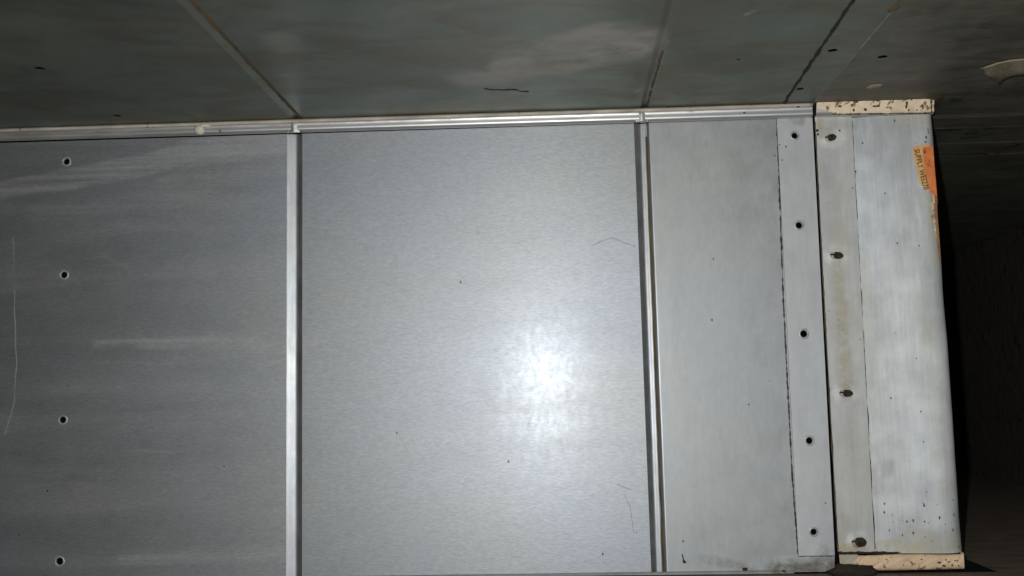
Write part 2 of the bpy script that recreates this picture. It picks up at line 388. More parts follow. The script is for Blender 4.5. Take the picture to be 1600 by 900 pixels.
M_floor = plain("dusty_floor_steel", (.24, .19, .15), (.13, .105, .08), 26, .75, .25, .001, .08, (.03, .024, .016), (1, 3, 1))
M_grime_shade = plain("black_brown_grime_shade", (.035, .026, .018), (.012, .010, .008), 200, .85, 0, .0008)  # real grime, also the painted shade at strip edge and torn mastic end
M_caulk = plain("brown_black_caulk", (.085, .065, .05), (.022, .017, .013), 160, .85, 0, .0008)
M_spot = plain("dark_brown_spot", (.13, .085, .05), (.04, .027, .017), 320, .85, 0, .0006)
M_rust = plain("olive_rust_line", (.13, .095, .045), (.055, .040, .018), 90, .8, .1, .0005, stretch=(1, 1, .3))
M_mastic = plain("cream_duct_mastic", (.88, .73, .53), (.72, .57, .40), 70, .75, 0, .0022, .150, (.17, .10, .055), (1, 1, 1), 150)
M_mastic2 = plain("tan_duct_mastic", (.80, .57, .37), (.60, .44, .29), 60, .8, 0, .0022, .125, (.16, .10, .06), (1, 1, 1), 170)
M_bead = plain("dirty_sealant_bead", (.58, .52, .42), (.26, .23, .19), 70, .7, 0, .0008, .06, (.14, .10, .06), (.35, 1, 1), 120)
M_flap = plain("brown_old_tape", (.10, .085, .053), (.05, .042, .027), 110, .7, 0, .001)
M_ridge = plain("dull_lap_edge", (.24, .24, .225), (.13, .13, .115), 60, .7, .2)
M_flake = plain("dull_sealant_flake", (.30, .26, .18), (.18, .15, .10), 90, .8)
M_tape = plain("old_foil_tape", (.48, .43, .33), (.33, .29, .21), 40, .6, .1, .001)
M_blob = plain("putty_drip", (.66, .60, .52), (.5, .44, .36), 80, .7, 0, .0006)
M_screw = plain("dull_screw_steel", (.055, .042, .026), (.03, .023, .014), 260, .5, .4, .0004)
M_screwb = plain("bright_screw_shank", (.72, .69, .64), (.55, .51, .45), 200, .4, .25, .0003)
M_rim = plain("bright_punched_edge", (.46, .46, .45), (.30, .29, .27), 300, .5, .45, .0002)
M_orange = plain("orange_label_paper", (.74, .25, .07), (.60, .14, .04), 110, .6, 0, .0006, .11, (.30, .12, .04), (1, 1, 1), 220)
M_stain = plain("rust_stained_paper", (.42, .20, .08), (.16, .09, .05), 190, .8, 0, .0006)
M_yellow = plain("yellowed_label_edge", (.74, .50, .22), (.66, .32, .09), 140, .6, 0, .0004, .08, (.22, .12, .04))
M_ink = plain("brown_black_ink", (.04, .025, .012), (.34, .18, .06), 420, .7, 0, .0001)
M_paper = plain("torn_label_paper", (.68, .62, .48), (.16, .11, .07), 190, .8, 0, .0006)
M_hair = plain("grey_fibre", (.22, .21, .20), (.15, .14, .13), 50, .6)

# ------------------------------------------------------------------ ceiling (underside of the duct top)
EDGE = P(1455, 181)                                   # upper right corner of the end collar
ceil = thing("ceiling", (P(800, 180).x, 0, ZC), None, None, "structure")
YB = CAM.y - .35                                      # sheets run on over the camera
def cline(a, b):
    """line on the ceiling through two photograph points -> x as a function of y"""
    A = C(*a); B = C(*b)
    return lambda y: lerp(A.x, B.x, (y - A.y) / (B.y - A.y))
c1a = cline((405, 130), (284, 0)); c1a = cline((440, 170), (276, 0)); c1b = cline((452, 170), (292, 0)); c1c = cline((460, 170), (302, 0))
c2a = cline((1003, 155), (1040, 0)); c2b = cline((1010, 155), (1053, 0)); c2c = cline((1018, 155), (1064, 0))
cs1 = cline((1231, 152), (1333, 0)); cs2 = cline((1281, 150), (1409, 0))
YF = -.002
def cquad(fa, fb, holes=(), mat=M_ceil, name="ceiling_sheet", y1=YF):
    o = [Vector((fa(y1), y1, ZC)), Vector((fb(y1), y1, ZC)), Vector((fb(YB), YB, ZC)), Vector((fa(YB), YB, ZC))]
    return plate(name, o, [circle(h, r, 12, 'z') for h, r in holes], (0, 0, .0004), mat, ceil)
hl = [(C(62, 107), .0040), (C(183, 181), .0034)]
cquad(lambda y: XL, c1a, hl)
cquad(c1c, c2a)
cquad(c2c, cs1, [(C(1154, 93), .0018)])
hr = [(C(1301, 79), .0038), (C(1250, 139), .0034)]
cquad(cs1, cs2, hr, M_ceil)
XR = P(2250, 500).x
YEND = 1.7
# right-hand ceiling sheet runs on over the side opening
o = [Vector((cs2(YF), YF, ZC)), Vector((EDGE.x + .001, YF, ZC)), Vector((EDGE.x + .001, .045, ZC)), Vector((XR, .045, ZC)), Vector((XR, YB, ZC)), Vector((cs2(YB), YB, ZC))]
plate("ceiling_sheet", o, [circle(C(1379, 89), .0040, 12, 'z')], (0, 0, .0004), M_ceilr, ceil)
for (fa, fb, fc, dp) in ((c1a, c1b, c1c, .0020), (c2a, c2b, c2c, .0022)):
    rows = []
    for i in range(24):
        y = lerp(YF, YB, i / 23)
        rows.append([Vector((fa(y), y, ZC)), Vector((lerp(fa(y), fb(y), .8), y, ZC + dp * .9)), Vector((fb(y), y, ZC + dp)), Vector((lerp(fb(y), fc(y), .5), y, ZC + dp * .8)), Vector((fc(y), y, ZC))])
    gr = loft("stiffening_groove", rows, M_ceil, ceil, False)
    q, ys = (.45, (YF - .004, -.2, -.4)) if dp < .0021 else (.85, (YF - .01, -.06, -.16))
    grime("rust_line", [Vector((lerp(fb(y), fc(y), q), y, ZC + dp * .5)) for y in ys], .0042, (0, 0, -1), M_rust, gr, 90, .55, .0003, int(fa(0) * 100))
# raised lap along the first seam, fine ridge along the second
grime("grime_seam", [Vector((cs1(y), y, ZC)) for y in (YF - .012, -.15, -.36)], .0030, (0, 0, -1), M_grime_shade, ceil, 110, .6, .0010, 3)
rows = []
for i in range(14):
    y = lerp(YF - .012, YB, i / 13); x = cs2(y)
    rows.append([Vector((x - .0010, y, ZC - .0001)), Vector((x - .0004, y, ZC - .0007)), Vector((x + .0002, y, ZC - .0007)), Vector((x + .0006, y, ZC - .0001))])
loft("lap_ridge", rows, M_ridge, ceil, False)
grime("grime_seam", [C(1392, 18), C(1418, -12)], .0045, (0, 0, -1), M_rust, ceil, 30, .9, .0008, 5)
grime("crack", [C(757, 138), C(765, 140), C(785, 140.5), C(806, 140), C(814, 143), C(826, 143)], .0030, (0, 0, -1), M_grime_shade, ceil, 40, .9, .0005, 8)
# cross seams over the side opening, running away to the right
for k, (py, wd) in enumerate(((184, .0022), (201, .0030), (225, .0022), (243, .0022))):
    a = C(1440, py + .5); y = a.y
    rows = []
    for i in range(12):
        x = lerp(EDGE.x + .004, XR, i / 11); j = random.uniform(-.0006, .0006)
        rows.append([Vector((x, y - wd, ZC - .0002)), Vector((x, y - wd * .4 + j, ZC - .0008)), Vector((x, y + wd * .4 + j, ZC - .0007)), Vector((x, y + wd, ZC - .0002))])
    loft("cross_seam", rows, M_ceilr, ceil, False)

for k, (a, b, w_) in enumerate((((1462, 203), (1502, 202), .004), ((1506, 209), (1526, 208), .003), ((1538, 201), (1570, 200), .002), ((1580, 228), (1596, 226), .005), ((1470, 241), (1560, 240), .003), ((1500, 216), (1530, 214), .003))):
    grime("grime_dash", [C(*a), C(*b)], w_ * 1.6, (0, 0, -1), M_grime_shade, ceil, 24, .9, .0009, 90 + k)
# ------------------------------------------------------------------ floor
floor = tag(mesh("floor", [(XL, YB, 0), (XR, YB, 0), (XR, YEND, 0), (EDGE.x + .03, YEND, 0), (EDGE.x + .03, -.0005, 0), (XL, -.0005, 0)],
                 [(0, 1, 5), (1, 4, 5), (1, 2, 4), (2, 3, 4)], M_floor), None, None, "structure")
fx = FL(1560, 893)
if 0: mesh("floor_seam", [(EDGE.x + .05, .004, .0004), (XR, .004, .0004), (XR, .009, .0022), (EDGE.x + .05, .009, .0022), (XR, .014, .0004), (EDGE.x + .05, .014, .0004)], [(0, 1, 2, 3), (3, 2, 4, 5)], M_floor, floor)

# ------------------------------------------------------------------ side duct seen through the opening
br = thing("side_duct", (lerp(EDGE.x, XR, .5), YEND, 0), "dark grimy side duct opening beyond the rounded white collar", "duct")
def slab(name, a, b, mat, parent):
    (x0, y0, z0), (x1, y1, z1) = a, b
    v = [(x, y, z) for x in (x0, x1) for y in (y0, y1) for z in (z0, z1)]
    return mesh(name, v, [(0, 1, 3, 2), (4, 6, 7, 5), (0, 4, 5, 1), (2, 3, 7, 6), (0, 2, 6, 4), (1, 5, 7, 3)], mat, parent)
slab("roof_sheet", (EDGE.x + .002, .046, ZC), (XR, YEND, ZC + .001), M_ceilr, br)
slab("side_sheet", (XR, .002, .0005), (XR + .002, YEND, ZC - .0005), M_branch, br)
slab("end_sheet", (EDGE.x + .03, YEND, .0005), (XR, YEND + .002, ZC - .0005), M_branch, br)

# ------------------------------------------------------------------ duct wall
wall = thing("duct_wall", (P(700, 895).x, 0, 0), "large grey galvanised duct wall with two pressed vertical grooves and bright flash glare", "wall")
ZB = .0015
def vquad(fa, fb, holes=(), mat=M_wall, name="sheet_panel"):
    o = [Vector((fa(ZB), 0, ZB)), Vector((fb(ZB), 0, ZB)), Vector((fb(ZTOP), 0, ZTOP)), Vector((fa(ZTOP), 0, ZTOP))]
    # top edge follows the flange line
    o[2].z = ztop(o[2].x); o[3].z = ztop(o[3].x)
    return plate(name, o, [circle(h, r, 18) for h, r in holes], (0, .0012, 0), mat, wall)
zt0 = P(0, 223.5); zt1 = P(1262, 184.2)
def ztop(x): return lerp(zt0.z, zt1.z, (x - zt0.x) / (zt1.x - zt0.x))
lh = [(P(104, 252.5), .0033), (P(100, 429.5), .0033), (P(98, 656), .0033), (P(93, 877), .0035)]
vquad(lambda z: XL, g1a.at, lh)
vquad(g1c.at, g2a.at)
# right sheet, running under the joint plate
o = [Vector((g2e.at(ZB), 0, ZB)), P(1303, 893), P(1302, 852), Vector((s1.at(P(1246, 852).z) + .006, 0, P(1246, 852).z)), Vector((s1.at(ZTOP) + .006, 0, 0)), Vector((g2e.at(ZTOP), 0, 0))]
o[1].z = ZB
for k in (4, 5): o[k].z = ztop(o[k].x)
plate("sheet_panel", o, [], (0, .0012, 0), M_right, wall)
for h, r in lh: rim("hole_rim", h, r, M_rim, wall, 'y', -1, 1.45, .0005)
for px, py, r in ((74, 767, .0009), (1170, 632, .0007), (350, 729, .0006)):
    c = P(px, py, -.0004); blob("dirt_speck", c, r, .0005, r, M_grime_shade, wall, px * .1, .4, 5, 7)
def soft(pts, n=26, it=5):
    """resample a pressed profile and round its bends"""
    q = [poly_at(pts, i / n) for i in range(n + 1)]
    for _ in range(it):
        q = [q[0]] + [(q[i - 1] + q[i] * 2 + q[i + 1]) / 4 for i in range(1, n)] + [q[n]]
    return q
def groove(rows_fn, n=40):
    rows = []
    for i in range(n + 1):
        z = lerp(ZB, ZTOP, i / n); rows.append(rows_fn(z))
    rows = [soft(q) for q in rows]
    for v in rows[-1]: v.z = ztop(v.x)
    return loft("stiffening_groove", rows, M_groove, wall, True)
G1D = .0024
def r_g1(z):
    a, b, c = g1a.at(z), g1b.at(z), g1c.at(z); w_ = .00012 * mnoise.noise(Vector((z * 30, 1, 0)))
    return [Vector((a, 0, z)), Vector((lerp(a, b, .15), G1D * .10, z)), Vector((lerp(a, b, .85) + w_, G1D * .93, z)), Vector((b, G1D, z)), Vector((lerp(b, c, .25), G1D * .85, z)), Vector((lerp(b, c, .85), .0003, z)), Vector((c, 0, z))]
groove(r_g1)
G2D = .0030
def r_g2(z):
    a, b, c, d, e = (g.at(z) for g in (g2a, g2b, g2c, g2d, g2e)); w_ = .00015 * mnoise.noise(Vector((z * 40, 5, 0)))
    return [Vector((a, 0, z)), Vector((lerp(a, b, .15), .0004, z)), Vector((lerp(a, b, .9), G2D, z)), Vector((b + w_, G2D, z)), Vector((c + w_, G2D * .6, z)), Vector((lerp(c, d, .3) + w_, G2D * .95, z)), Vector((d + w_, G2D * .8, z)), Vector((lerp(d, e, .3), -.0001, z)), Vector((lerp(d, e, .8), -.0002, z)), Vector((e, 0, z))]
g2o = groove(r_g2)
grime("rust_line", [Vector((lerp(g2c.at(z), g2d.at(z), .55), G2D * .75, z)) for z in (ZTOP - .012, .2, ZB)], .0026, (0, -1, 0), M_rust, g2o, 80, .3, .0005, 21)
# folded bottom edge where the wall meets the floor
rows = []
for i in range(60):
    x = lerp(P(-200, 893).x, P(1240, 893).x, i / 59); k = .0003 * mnoise.noise(Vector((x * 25, 2, 2)))
    zf = max(.002, lerp(P(640, 898.5).z, P(1240, 890.5).z, (x - P(640, 900).x) / (P(1240, 892).x - P(640, 900).x)))
    rows.append([Vector((x, -.0003, zf + k)), Vector((x, -.0014 + k, zf - .0007 + k)), Vector((x, -.0019, zf * .4)), Vector((x, -.0024, .0006))])
loft("bottom_fold", rows, M_right, wall)
# crumpled corner below the joint plate
c = P(1262, 882); rows = []
for i in range(13):
    row = []
    for j in range(9):
        p = lerp(lerp(P(1206, 868), P(1304, 869), i / 12), lerp(P(1206, 892), P(1304, 891), i / 12), j / 8)
        f = math.sin(math.pi * i / 12) ** 2 * math.sin(math.pi * j / 8)
        h = .0012 * f * (.45 + mnoise.noise(Vector((i * .33, j * .4, 4)))) + .0011 * math.exp(-((i - 3.2) / 1.5) ** 2 - ((j - 4) / 1.8) ** 2)
        row.append(Vector((p.x, -.0003 - max(0, h), p.z)))
    rows.append(row)
loft("crumpled_corner", rows, M_right, wall)
grime("dirt_shade_line", [P(1222, 892, -.0012), P(1234, 897, -.0014)], .0022, (0, -1, 0), M_grime_shade, wall, 14, .8, .0008, 61)
for k, (a, b, w_) in enumerate((((1066, 866), (1069, 880), .0016), ((1068, 876), (1072, 879), .002), ((1160, 890), (1168, 889), .0022))):
    grime("dirt_fleck", [P(*a), P(*b)], w_, (0, -1, 0), M_grime_shade, wall, 10, .8, .0005, 30 + k)

# ------------------------------------------------------------------ corner flange along the ceiling
fl = thing("corner_flange", (P(640, 200).x, 0, P(640, 200).z), "long bright metal corner flange with cream sealant under the dark ceiling", "flange")
fx0 = P(-700, 222); fb0 = P(0, 220.5, -.004); fb1 = P(1265, 183.5, -.004)
def fz(x): return lerp(fb0.z, fb1.z, (x - fb0.x) / (fb1.x - fb0.x))
def fprof(x, j=0.0, zt=None):
    zb = fz(x); zt = ZC - .0002 if zt is None else zt; h = zt - zb
    pts = [(-.0125, 1.0), (-.0100, .86), (-.0085 + j, .70), (-.0081 + j, .54), (-.0083 + j, .40), (-.0085, .28), (-.0083, .19), (-.0077, .11), (-.0066, .045), (-.0052, .004), (-.0038, .0), (-.0020, .03)]
    return [Vector((x, y, zb + h * q)) for y, q in pts]
rows = []
xa, xb = P(-700, 222).x, P(1266.5, 185).x
N = 150
for i in range(N + 1):
    x = lerp(xa, xb, i / N); rows.append(fprof(x, .00012 * mnoise.noise(Vector((x * 35, 0, 0)))))
fo = loft("flange_strip", rows, M_flange, fl)
rows2 = [[v.copy() for v in rows[-1]], [Vector((v.x, .004, v.z)) for v in rows[-1]]]
loft("end_face", rows2, M_flange, fl, False)
def beadr(t):
    px = lerp(-700, 1266, t)
    base = .0014 + max(0, px) / 1266 * .0002
    return base * (1.15 + .18 * mnoise.noise(Vector((t * 60, 3, 1))) + .12 * mnoise.noise(Vector((t * 190, 1, 1))))
tube("sealant_bead", [Vector((lerp(xa, xb - .001, i / 260), -.0122 + .0006 * mnoise.noise(Vector((i * .3, 2, 2))), ZC - .0022)) for i in range(261)], .002, M_bead, fl, 8, beadr)
# corner notches where the pressed grooves pass behind the flange
for px, py in ((459, 197), (1003, 180)):
    c = P(px, py, -.0088)
    rows = [[Vector((c.x + dx, c.y + .0012 - (.0016 if abs(dx) < .004 else 0), c.z + dz)) for dz in (-.006, -.003, .0, .003, .0055)] for dx in (-.0058, -.004, -.0015, .0015, .004, .0058)]
    loft("pressed_nib", rows, M_flange, fl)
    blob("dirt_speck", P(px - 3, py - 6, -.0125), .0009, .0008, .0012, M_grime_shade, fl, px, .4, 6, 8)
for px, py, r in ((1247, 166, .0016), (1173, 165, .0010), (1163, 176, .0009), (1228, 161, .0009), (238, 199, .0009), (322, 188, .0010), (1070, 162, .0012)):
    blob("dirt_speck", P(px, py, -.0125 if py < 170 else -.0085), r * 1.3, .0010, r * .8, M_grime_shade, fl, px * .3, .5, 6, 8)
grime("dirt_shade_line", [P(1040, 167, -.0128), P(1062, 166, -.0128), P(1088, 165, -.0128)], .0014, (0, -1, 0), M_grime_shade, fl, 40, .9, .0004, 71)
drip = blob("sealant_drip", P(312, 203, -.0105), .0048, .0042, .0046, M_blob, fl, 3.1, .25, 10, 14)
blob("sealant_drip", P(322, 196, -.0115), .0068, .0022, .0016, M_blob, fl, 5.1, .4, 8, 12)

# ------------------------------------------------------------------ joint plate with punched holes
Y1 = -.0018
jp = thing("joint_plate", tuple(P(1275, 868)), "narrow grey joint plate with five punched holes and dark caulked edge", "plate")
zt_ = lambda px, py: P(px, py).z
def vl(line, z, y): return Vector((line.at(z), y, z))
o = [vl(s1, P(1247, 868).z, Y1), vl(r1, P(1303, 867.5).z, Y1), vl(r1, P(1268, 184.5).z, Y1), vl(s1, P(1213, 186.5).z, Y1)]
ph = [(P(1241.5, 212, Y1), .0030), (P(1248.5, 352, Y1), .0031), (P(1256, 521.5, Y1), .0033), (P(1264.5, 688.5, Y1), .0031), (P(1271.5, 831, Y1), .0029)]
plate("plate", o, [circle(h, r, 18) for h, r in ph], (0, .0014, 0), M_plate, jp)
for h, r in ph: rim("hole_rim", h, r, M_rim, jp, 'y', -1, 1.5, .0006)
grime("caulk_line", [P(1213, 186, -.0012), P(1216, 240, -.0012), P(1219, 330, -.0012), P(1224, 470, -.0012), P(1231, 610, -.0012), P(1238, 745, -.0012), P(1247, 867, -.0012)], .0012, (0, -1, 0), M_caulk, jp, 260, 1.2, .0004, 41)
grime("caulk_line", [P(1247, 868.5, -.0012), P(1304, 868, -.0012)], .0013, (0, -1, 0), M_grime_shade, jp, 40, .6, .0004, 42)
for px, py, r in ((1218, 226, .0006), (1228, 229, .0008), (1222, 250, .0007), (1290, 786, .0006)):
    blob("dirt_speck", P(px, py, Y1 - .0002), r, .0005, r, M_grime_shade, jp, px * .3, .4, 5, 7)

# ------------------------------------------------------------------ end collar (rounded corner leading into the side duct)
col = thing("end_collar", tuple(P(1420, 862)), "chalky white metal collar with rounded edge beside the dark opening", "collar")
edge = [(1455, 180), (1459, 240), (1463, 300), (1470, 400), (1477, 500), (1485, 600), (1491.5, 700), (1498, 800), (1503, 863)]
rows = []
NZ = 60
for i in range(NZ + 1):
    t = i / NZ * (len(edge) - 1); k = min(int(t), len(edge) - 2); e = lerp(Vector(edge[k]), Vector(edge[k + 1]), t - k)
    p = P(e.x, e.y); u = i / NZ
    r = lerp(.007, .022, u ** .8)
    p.x = P(e.x, e.y, .555 * r - .007).x + .076 * r
    jx = .0006 * mnoise.noise(Vector((p.z * 22, 7, 0)))
    xs = l2.at(p.z) + .004
    row = [Vector((xs, .0006, p.z)), Vector((lerp(xs, p.x, .3), .0004, p.z)), Vector((lerp(xs, p.x, .55), .0002 - .0012 * mnoise.noise(Vector((u * 5, 2, 0))), p.z)), Vector((lerp(xs, p.x, .75), -.0014 * mnoise.noise(Vector((u * 6, 9, 0))), p.z))]
    for q in range(9):
        a = q / 8 * math.pi / 2
        row.append(Vector((p.x + jx - r + r * math.sin(a), r * .9 * (1 - math.cos(a)), p.z)))
    row.append(Vector((p.x + jx, .06, p.z))); row.append(Vector((p.x + jx, YEND - .01, p.z)))
    for v in row:
        if v.y < .05: v.y -= .007 * max(0, v.x - r2.at(p.z)) / (p.x - r2.at(p.z))
    rows.append(row)
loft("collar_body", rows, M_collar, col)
for px, py, r in ((1383, 302, .0010), (1402, 380, .0010), (1392, 622, .0010), (1443, 690, .0008), (1432, 560, .0007), (1444, 790, .0013), (1427, 833, .0013), (1468, 809, .0014), (1410, 836, .0009), (1445, 815, .0010), (1436, 384, .0009)):
    blob("dirt_speck", P(px, py, YC(px, py) - .0003), r * .55, .0004, r * .95, M_spot, col, px * .37, .6, 6, 8)

# ------------------------------------------------------------------ screwed strip over the joint
Y2 = -.0016
st = thing("screw_strip", tuple(P(1338, 862)), "stained metal strip pierced by four rusty screw tips beside joint plate", "strip")
o = [vl(l2, P(1309, 861).z, Y2), vl(r2, P(1366, 860).z, Y2), vl(r2, P(1330, 183).z, Y2), vl(l2, P(1272, 184).z, Y2)]
plate("strip_sheet", o, [circle(P(1294, 318, Y2), .0010, 10)], (0, .0013, 0), M_strip, st)
grime("rust_edge", [P(1273.5, 190, Y2 - .0001), P(1285, 420, Y2 - .0001), P(1297, 640, Y2 - .0001), P(1309.5, 860, Y2 - .0001)], .0011, (0, -1, 0), M_rust, st, 160, .9, .0003, 51)
grime("dirt_shade_line", [P(1331, 190, -.0006), P(1343, 420, -.0006), P(1355, 640, -.0006), P(1367, 858, -.0006)], .0011, (0, -1, 0), M_grime_shade, st, 160, 1.0, .0003, 52)  # dark ribbon paints the shade of the step along the joint
for k, (a, b) in enumerate(((((1293), 216.5), (1305, 213)), ((1301.5, 399), (1316, 399)), ((1316, 614.5), (1331, 614)), ((1337, 848), (1351, 846)))):
    base = P(a[0], a[1], Y2); tip = P(b[0], b[1], -.021 if k not in (0,) else -.017)
    ax = tip - base; d = ax.normalized(); u = d.cross(Vector((0, 0, 1))).normalized(); v = d.cross(u)
    def ringset(prof, n=14):
        return [[base + ax * t + u * r * math.cos(2 * math.pi * q / n) + v * r * math.sin(2 * math.pi * q / n) for q in range(n)] for t, r in prof]
    L_ = ax.length; R0 = .0031 if k != 3 else .0040
    sc = thing.__call__ if False else None
    so = loft("screw_tip", ringset([(-.02, R0)] + [(t / 20 * .72, R0 * (1.0 if t % 2 else .80)) for t in range(1, 20)] + [(.74, R0 * .82), (.86, R0 * .66), (.93, R0 * .52), (1.0, R0 * .12)]), M_screw, st, False, True)
    loft("screw_shank", ringset([(-.02, R0 * 1.08), (.2, R0 * 1.08), (.42, R0 * 1.05)]), M_screwb, so, True, False)
    # torn metal pushed up round the screw
    rr = []
    n = 22
    for q in range(n):
        aa = 2 * math.pi * q / n; jj = 1 + .22 * mnoise.noise(Vector((math.cos(aa) * 1.4, math.sin(aa) * 1.4, k * 3.0)))
        rr.append([Vector((base.x + rad * jj * math.cos(aa), Y2 - hh, base.z + rad * jj * math.sin(aa))) for rad, hh in ((.0026, .0010), (.0036, .0008), (.0050, .0005), (.0075, .0002), (.0105, -.0001))])
    rr.append([p.copy() for p in rr[0]])
    loft("pushed_dimple", rr, M_strip, st)
for px, py, r in ((1312, 204, .0009), (1337, 268, .0007), (1332, 294, .0005), (1310, 500, .0005), (1277, 204, .0014), (1278, 210, .0011)):
    blob("dirt_speck", P(px, py, Y2 - .0003), r, .0006, r, M_grime_shade, st, px * .3, .5, 5, 7)

# ------------------------------------------------------------------ orange label on the collar edge
Ys = -.0066
stk = thing("sticker", tuple(P(1445, 300, Ys)), "torn orange label with dark lettering wrapped on the collar edge", "label")
def sheet(name, pts, y, mat, parent, thick=.0004):
    return plate(name, [P(a, b, y) for a, b in pts], [], (0, thick, 0), mat, parent)
def csheet(name, pts, off, mat, parent, thick=.0004):
    return plate(name, [P(a, b, YC(a, b) - off) for a, b in pts], [], (0, thick, 0), mat, parent)
csheet("yellowed_band", [(1426, 231), (1432, 228), (1441, 227.5), (1451, 224.5), (1454, 232), (1452, 240), (1450, 298), (1454, 301), (1450, 298.5), (1446, 297), (1442, 291), (1437, 287), (1434, 272), (1431, 258), (1428, 244)], .0006, M_yellow, stk)
ors = [(1441, 231), (1446, 229), (1457.6, 228.5), (1460.5, 262), (1464, 306), (1458, 304), (1453, 298), (1449, 284), (1446, 268), (1443, 250)]
csheet("orange_field", ors, .0011, M_orange, stk)
# wrap over the rounded edge
rows = []
for i in range(12):
    e = lerp(Vector((1457, 229)), Vector((1464.5, 318)), i / 11); p = P(e.x, e.y, YC(e.x, e.y) - .0008); w_ = lerp(.014, .004, (i / 11) ** 2)
    rows.append([p + Vector((-.0006, 0, 0)), p + Vector((.0008, .0006, 0)), p + Vector((.0016, .0035, 0)), p + Vector((.0020, w_, 0))])
loft("folded_edge", rows, M_orange, stk)
csheet("torn_paper", [(1451, 317), (1458, 315), (1460, 322), (1463, 332), (1465.5, 350), (1467, 370), (1463, 372), (1459, 356), (1456, 344), (1453, 330)], .0008, M_paper, stk)
csheet("torn_paper", [(1456.5, 301), (1460, 303), (1461, 318), (1458, 317)], .0009, M_yellow, stk)
csheet("torn_paper", [(1459, 318), (1464, 317), (1465.5, 345), (1468, 375), (1470, 405), (1470.5, 412), (1468.5, 406), (1466, 388), (1462.5, 360)], .0010, M_stain, stk)
def text(body, p0, p1, size, y, parent, mat, sx=1.0):
    cu = bpy.data.curves.new("lettering", 'FONT'); cu.body = body; cu.size = 1; cu.extrude = .0; cu.resolution_u = 2; cu.offset = .03
    tmp = bpy.data.objects.new("lettering_tmp", cu); COL.objects.link(tmp)
    dg = bpy.context.evaluated_depsgraph_get(); me = bpy.data.meshes.new_from_object(tmp.evaluated_get(dg))
    bpy.data.objects.remove(tmp)
    A = P(*p0, YC(1434, 260) - y); B = P(*p1, YC(1448, 290) - y); ex = (B - A); ey = Vector((-ex.z, 0, ex.x)).normalized(); 
    xs = [v.co.x for v in me.vertices]; wd = max(xs)
    off = wloc(parent)
    for v in me.vertices:
        p = A + ex * (v.co.x / wd) + ey * (v.co.y * size); v.co = p - off
    me.materials.append(mat)
    ob = bpy.data.objects.new("lettering", me); link(ob, parent); return ob
text("SUPPLY WES270", (1428.5, 234), (1443.5, 297), .0072, .0016, stk, M_ink)
csheet("ink_mark", [(1443, 236), (1446, 233), (1447, 239), (1444, 240)], .0016, M_ink, stk, .0002)

# ------------------------------------------------------------------ mastic covered flange above the collar
mf = thing("mastic_flange", tuple(P(1364, 182)), "cream mastic coated flange end with brown spots above the white collar", "flange")
ma, mb = P(1274.5, 185, -.006).x, P(1456.5, 180, -.006).x
mz0 = P(1274, 182, -.005).z; mz1 = P(1456, 179.5, -.005).z
rows = []; rowsm = []
for i in range(61):
    u = i / 60; x = lerp(ma, mb, u); zb = lerp(mz0, mz1, u); h = ZC - .0003 - zb
    rows.append([Vector((x, y, zb + h * q)) for y, q in ((-.0120, 1.0), (-.0105, .6), (-.0095, .3), (-.0085, .10), (-.006, 0), (-.0005, .02))])
    low = max(.10, .50 - u * 2.0) + .05 * mnoise.noise(Vector((u * 9, 3, 0)))
    rm = []
    for q in range(9):
        w_ = q / 8; hh = lerp(1.0, low, w_); y = -.0132 + .0030 * w_ + .0011 * mnoise.noise(Vector((u * 16, w_ * 2.4, 1))) + (.0016 if q == 8 else 0) + (.001 if u > .985 else 0)
        rm.append(Vector((x + (.0006 if i == 60 else 0), y, zb + h * hh)))
    rowsm.append(rm)
loft("flange_strip", rows, M_flange, mf)
loft("mastic_coat", rowsm, M_mastic, mf)
loft("end_face", [[v.copy() for v in rowsm[-1]], [v + Vector((.0015, .004, 0)) for v in rowsm[-1]], [v + Vector((.0016, .05, 0)) for v in rowsm[-1]]], M_mastic2, mf)
loft("end_face", [[v.copy() for v in rows[0]], [Vector((v.x, .003, v.z)) for v in rows[0]]], M_grime_shade, mf, False)
rnd = random.Random(5)
grime("brown_edge", [P(1280, 155.2, -.0139), P(1340, 153.5, -.0139), P(1400, 152, -.0139), P(1455, 151, -.0139)], .0020, (0, -1, 0), M_rust, mf, 120, 1.3, .0003, 101)
grime("brown_edge", [P(1300, 178.5, -.0112), P(1360, 178, -.0112), P(1452, 177, -.0112)], .0010, (0, -1, 0), M_rust, mf, 120, 1.4, .0003, 102)
grime("brown_edge", [P(1454.5, 152, -.0136), P(1455.5, 165, -.0125), P(1455.5, 176, -.0112)], .0016, (0, -1, 0), M_rust, mf, 40, 1.3, .0003, 103)
for px, py, a, b in ((1338, 158, .0030, .0020), (1331, 163.5, .0016, .0016), (1312, 166, .0026, .0012), (1334, 172, .0014, .0018), (1352, 171, .0018, .0016), (1371, 157.5, .0034, .0010), (1368, 166, .0040, .0010), (1373, 165, .0014, .0016), (1395, 155, .0024, .0042), (1402, 152, .0022, .0018), (1417, 160, .0016, .0034), (1416, 167, .0012, .0020), (1387, 167, .0009, .0013), (1420, 172, .0010, .0012), (1441, 165, .0016, .0014), (1424, 154, .0012, .0024), (1298, 160, .0014, .0008), (1292, 167, .0010, .0008), (1447, 152.5, .001, .001), (1433, 172, .0012, .0006), (1345, 151, .0016, .0012)):
    blob("tar_spot", P(px, py, -.0131 + (py - 152) / 28 * .0026), a * .8, .0007, b * .8, M_spot, mf, px * .21, .7, 6, 9)

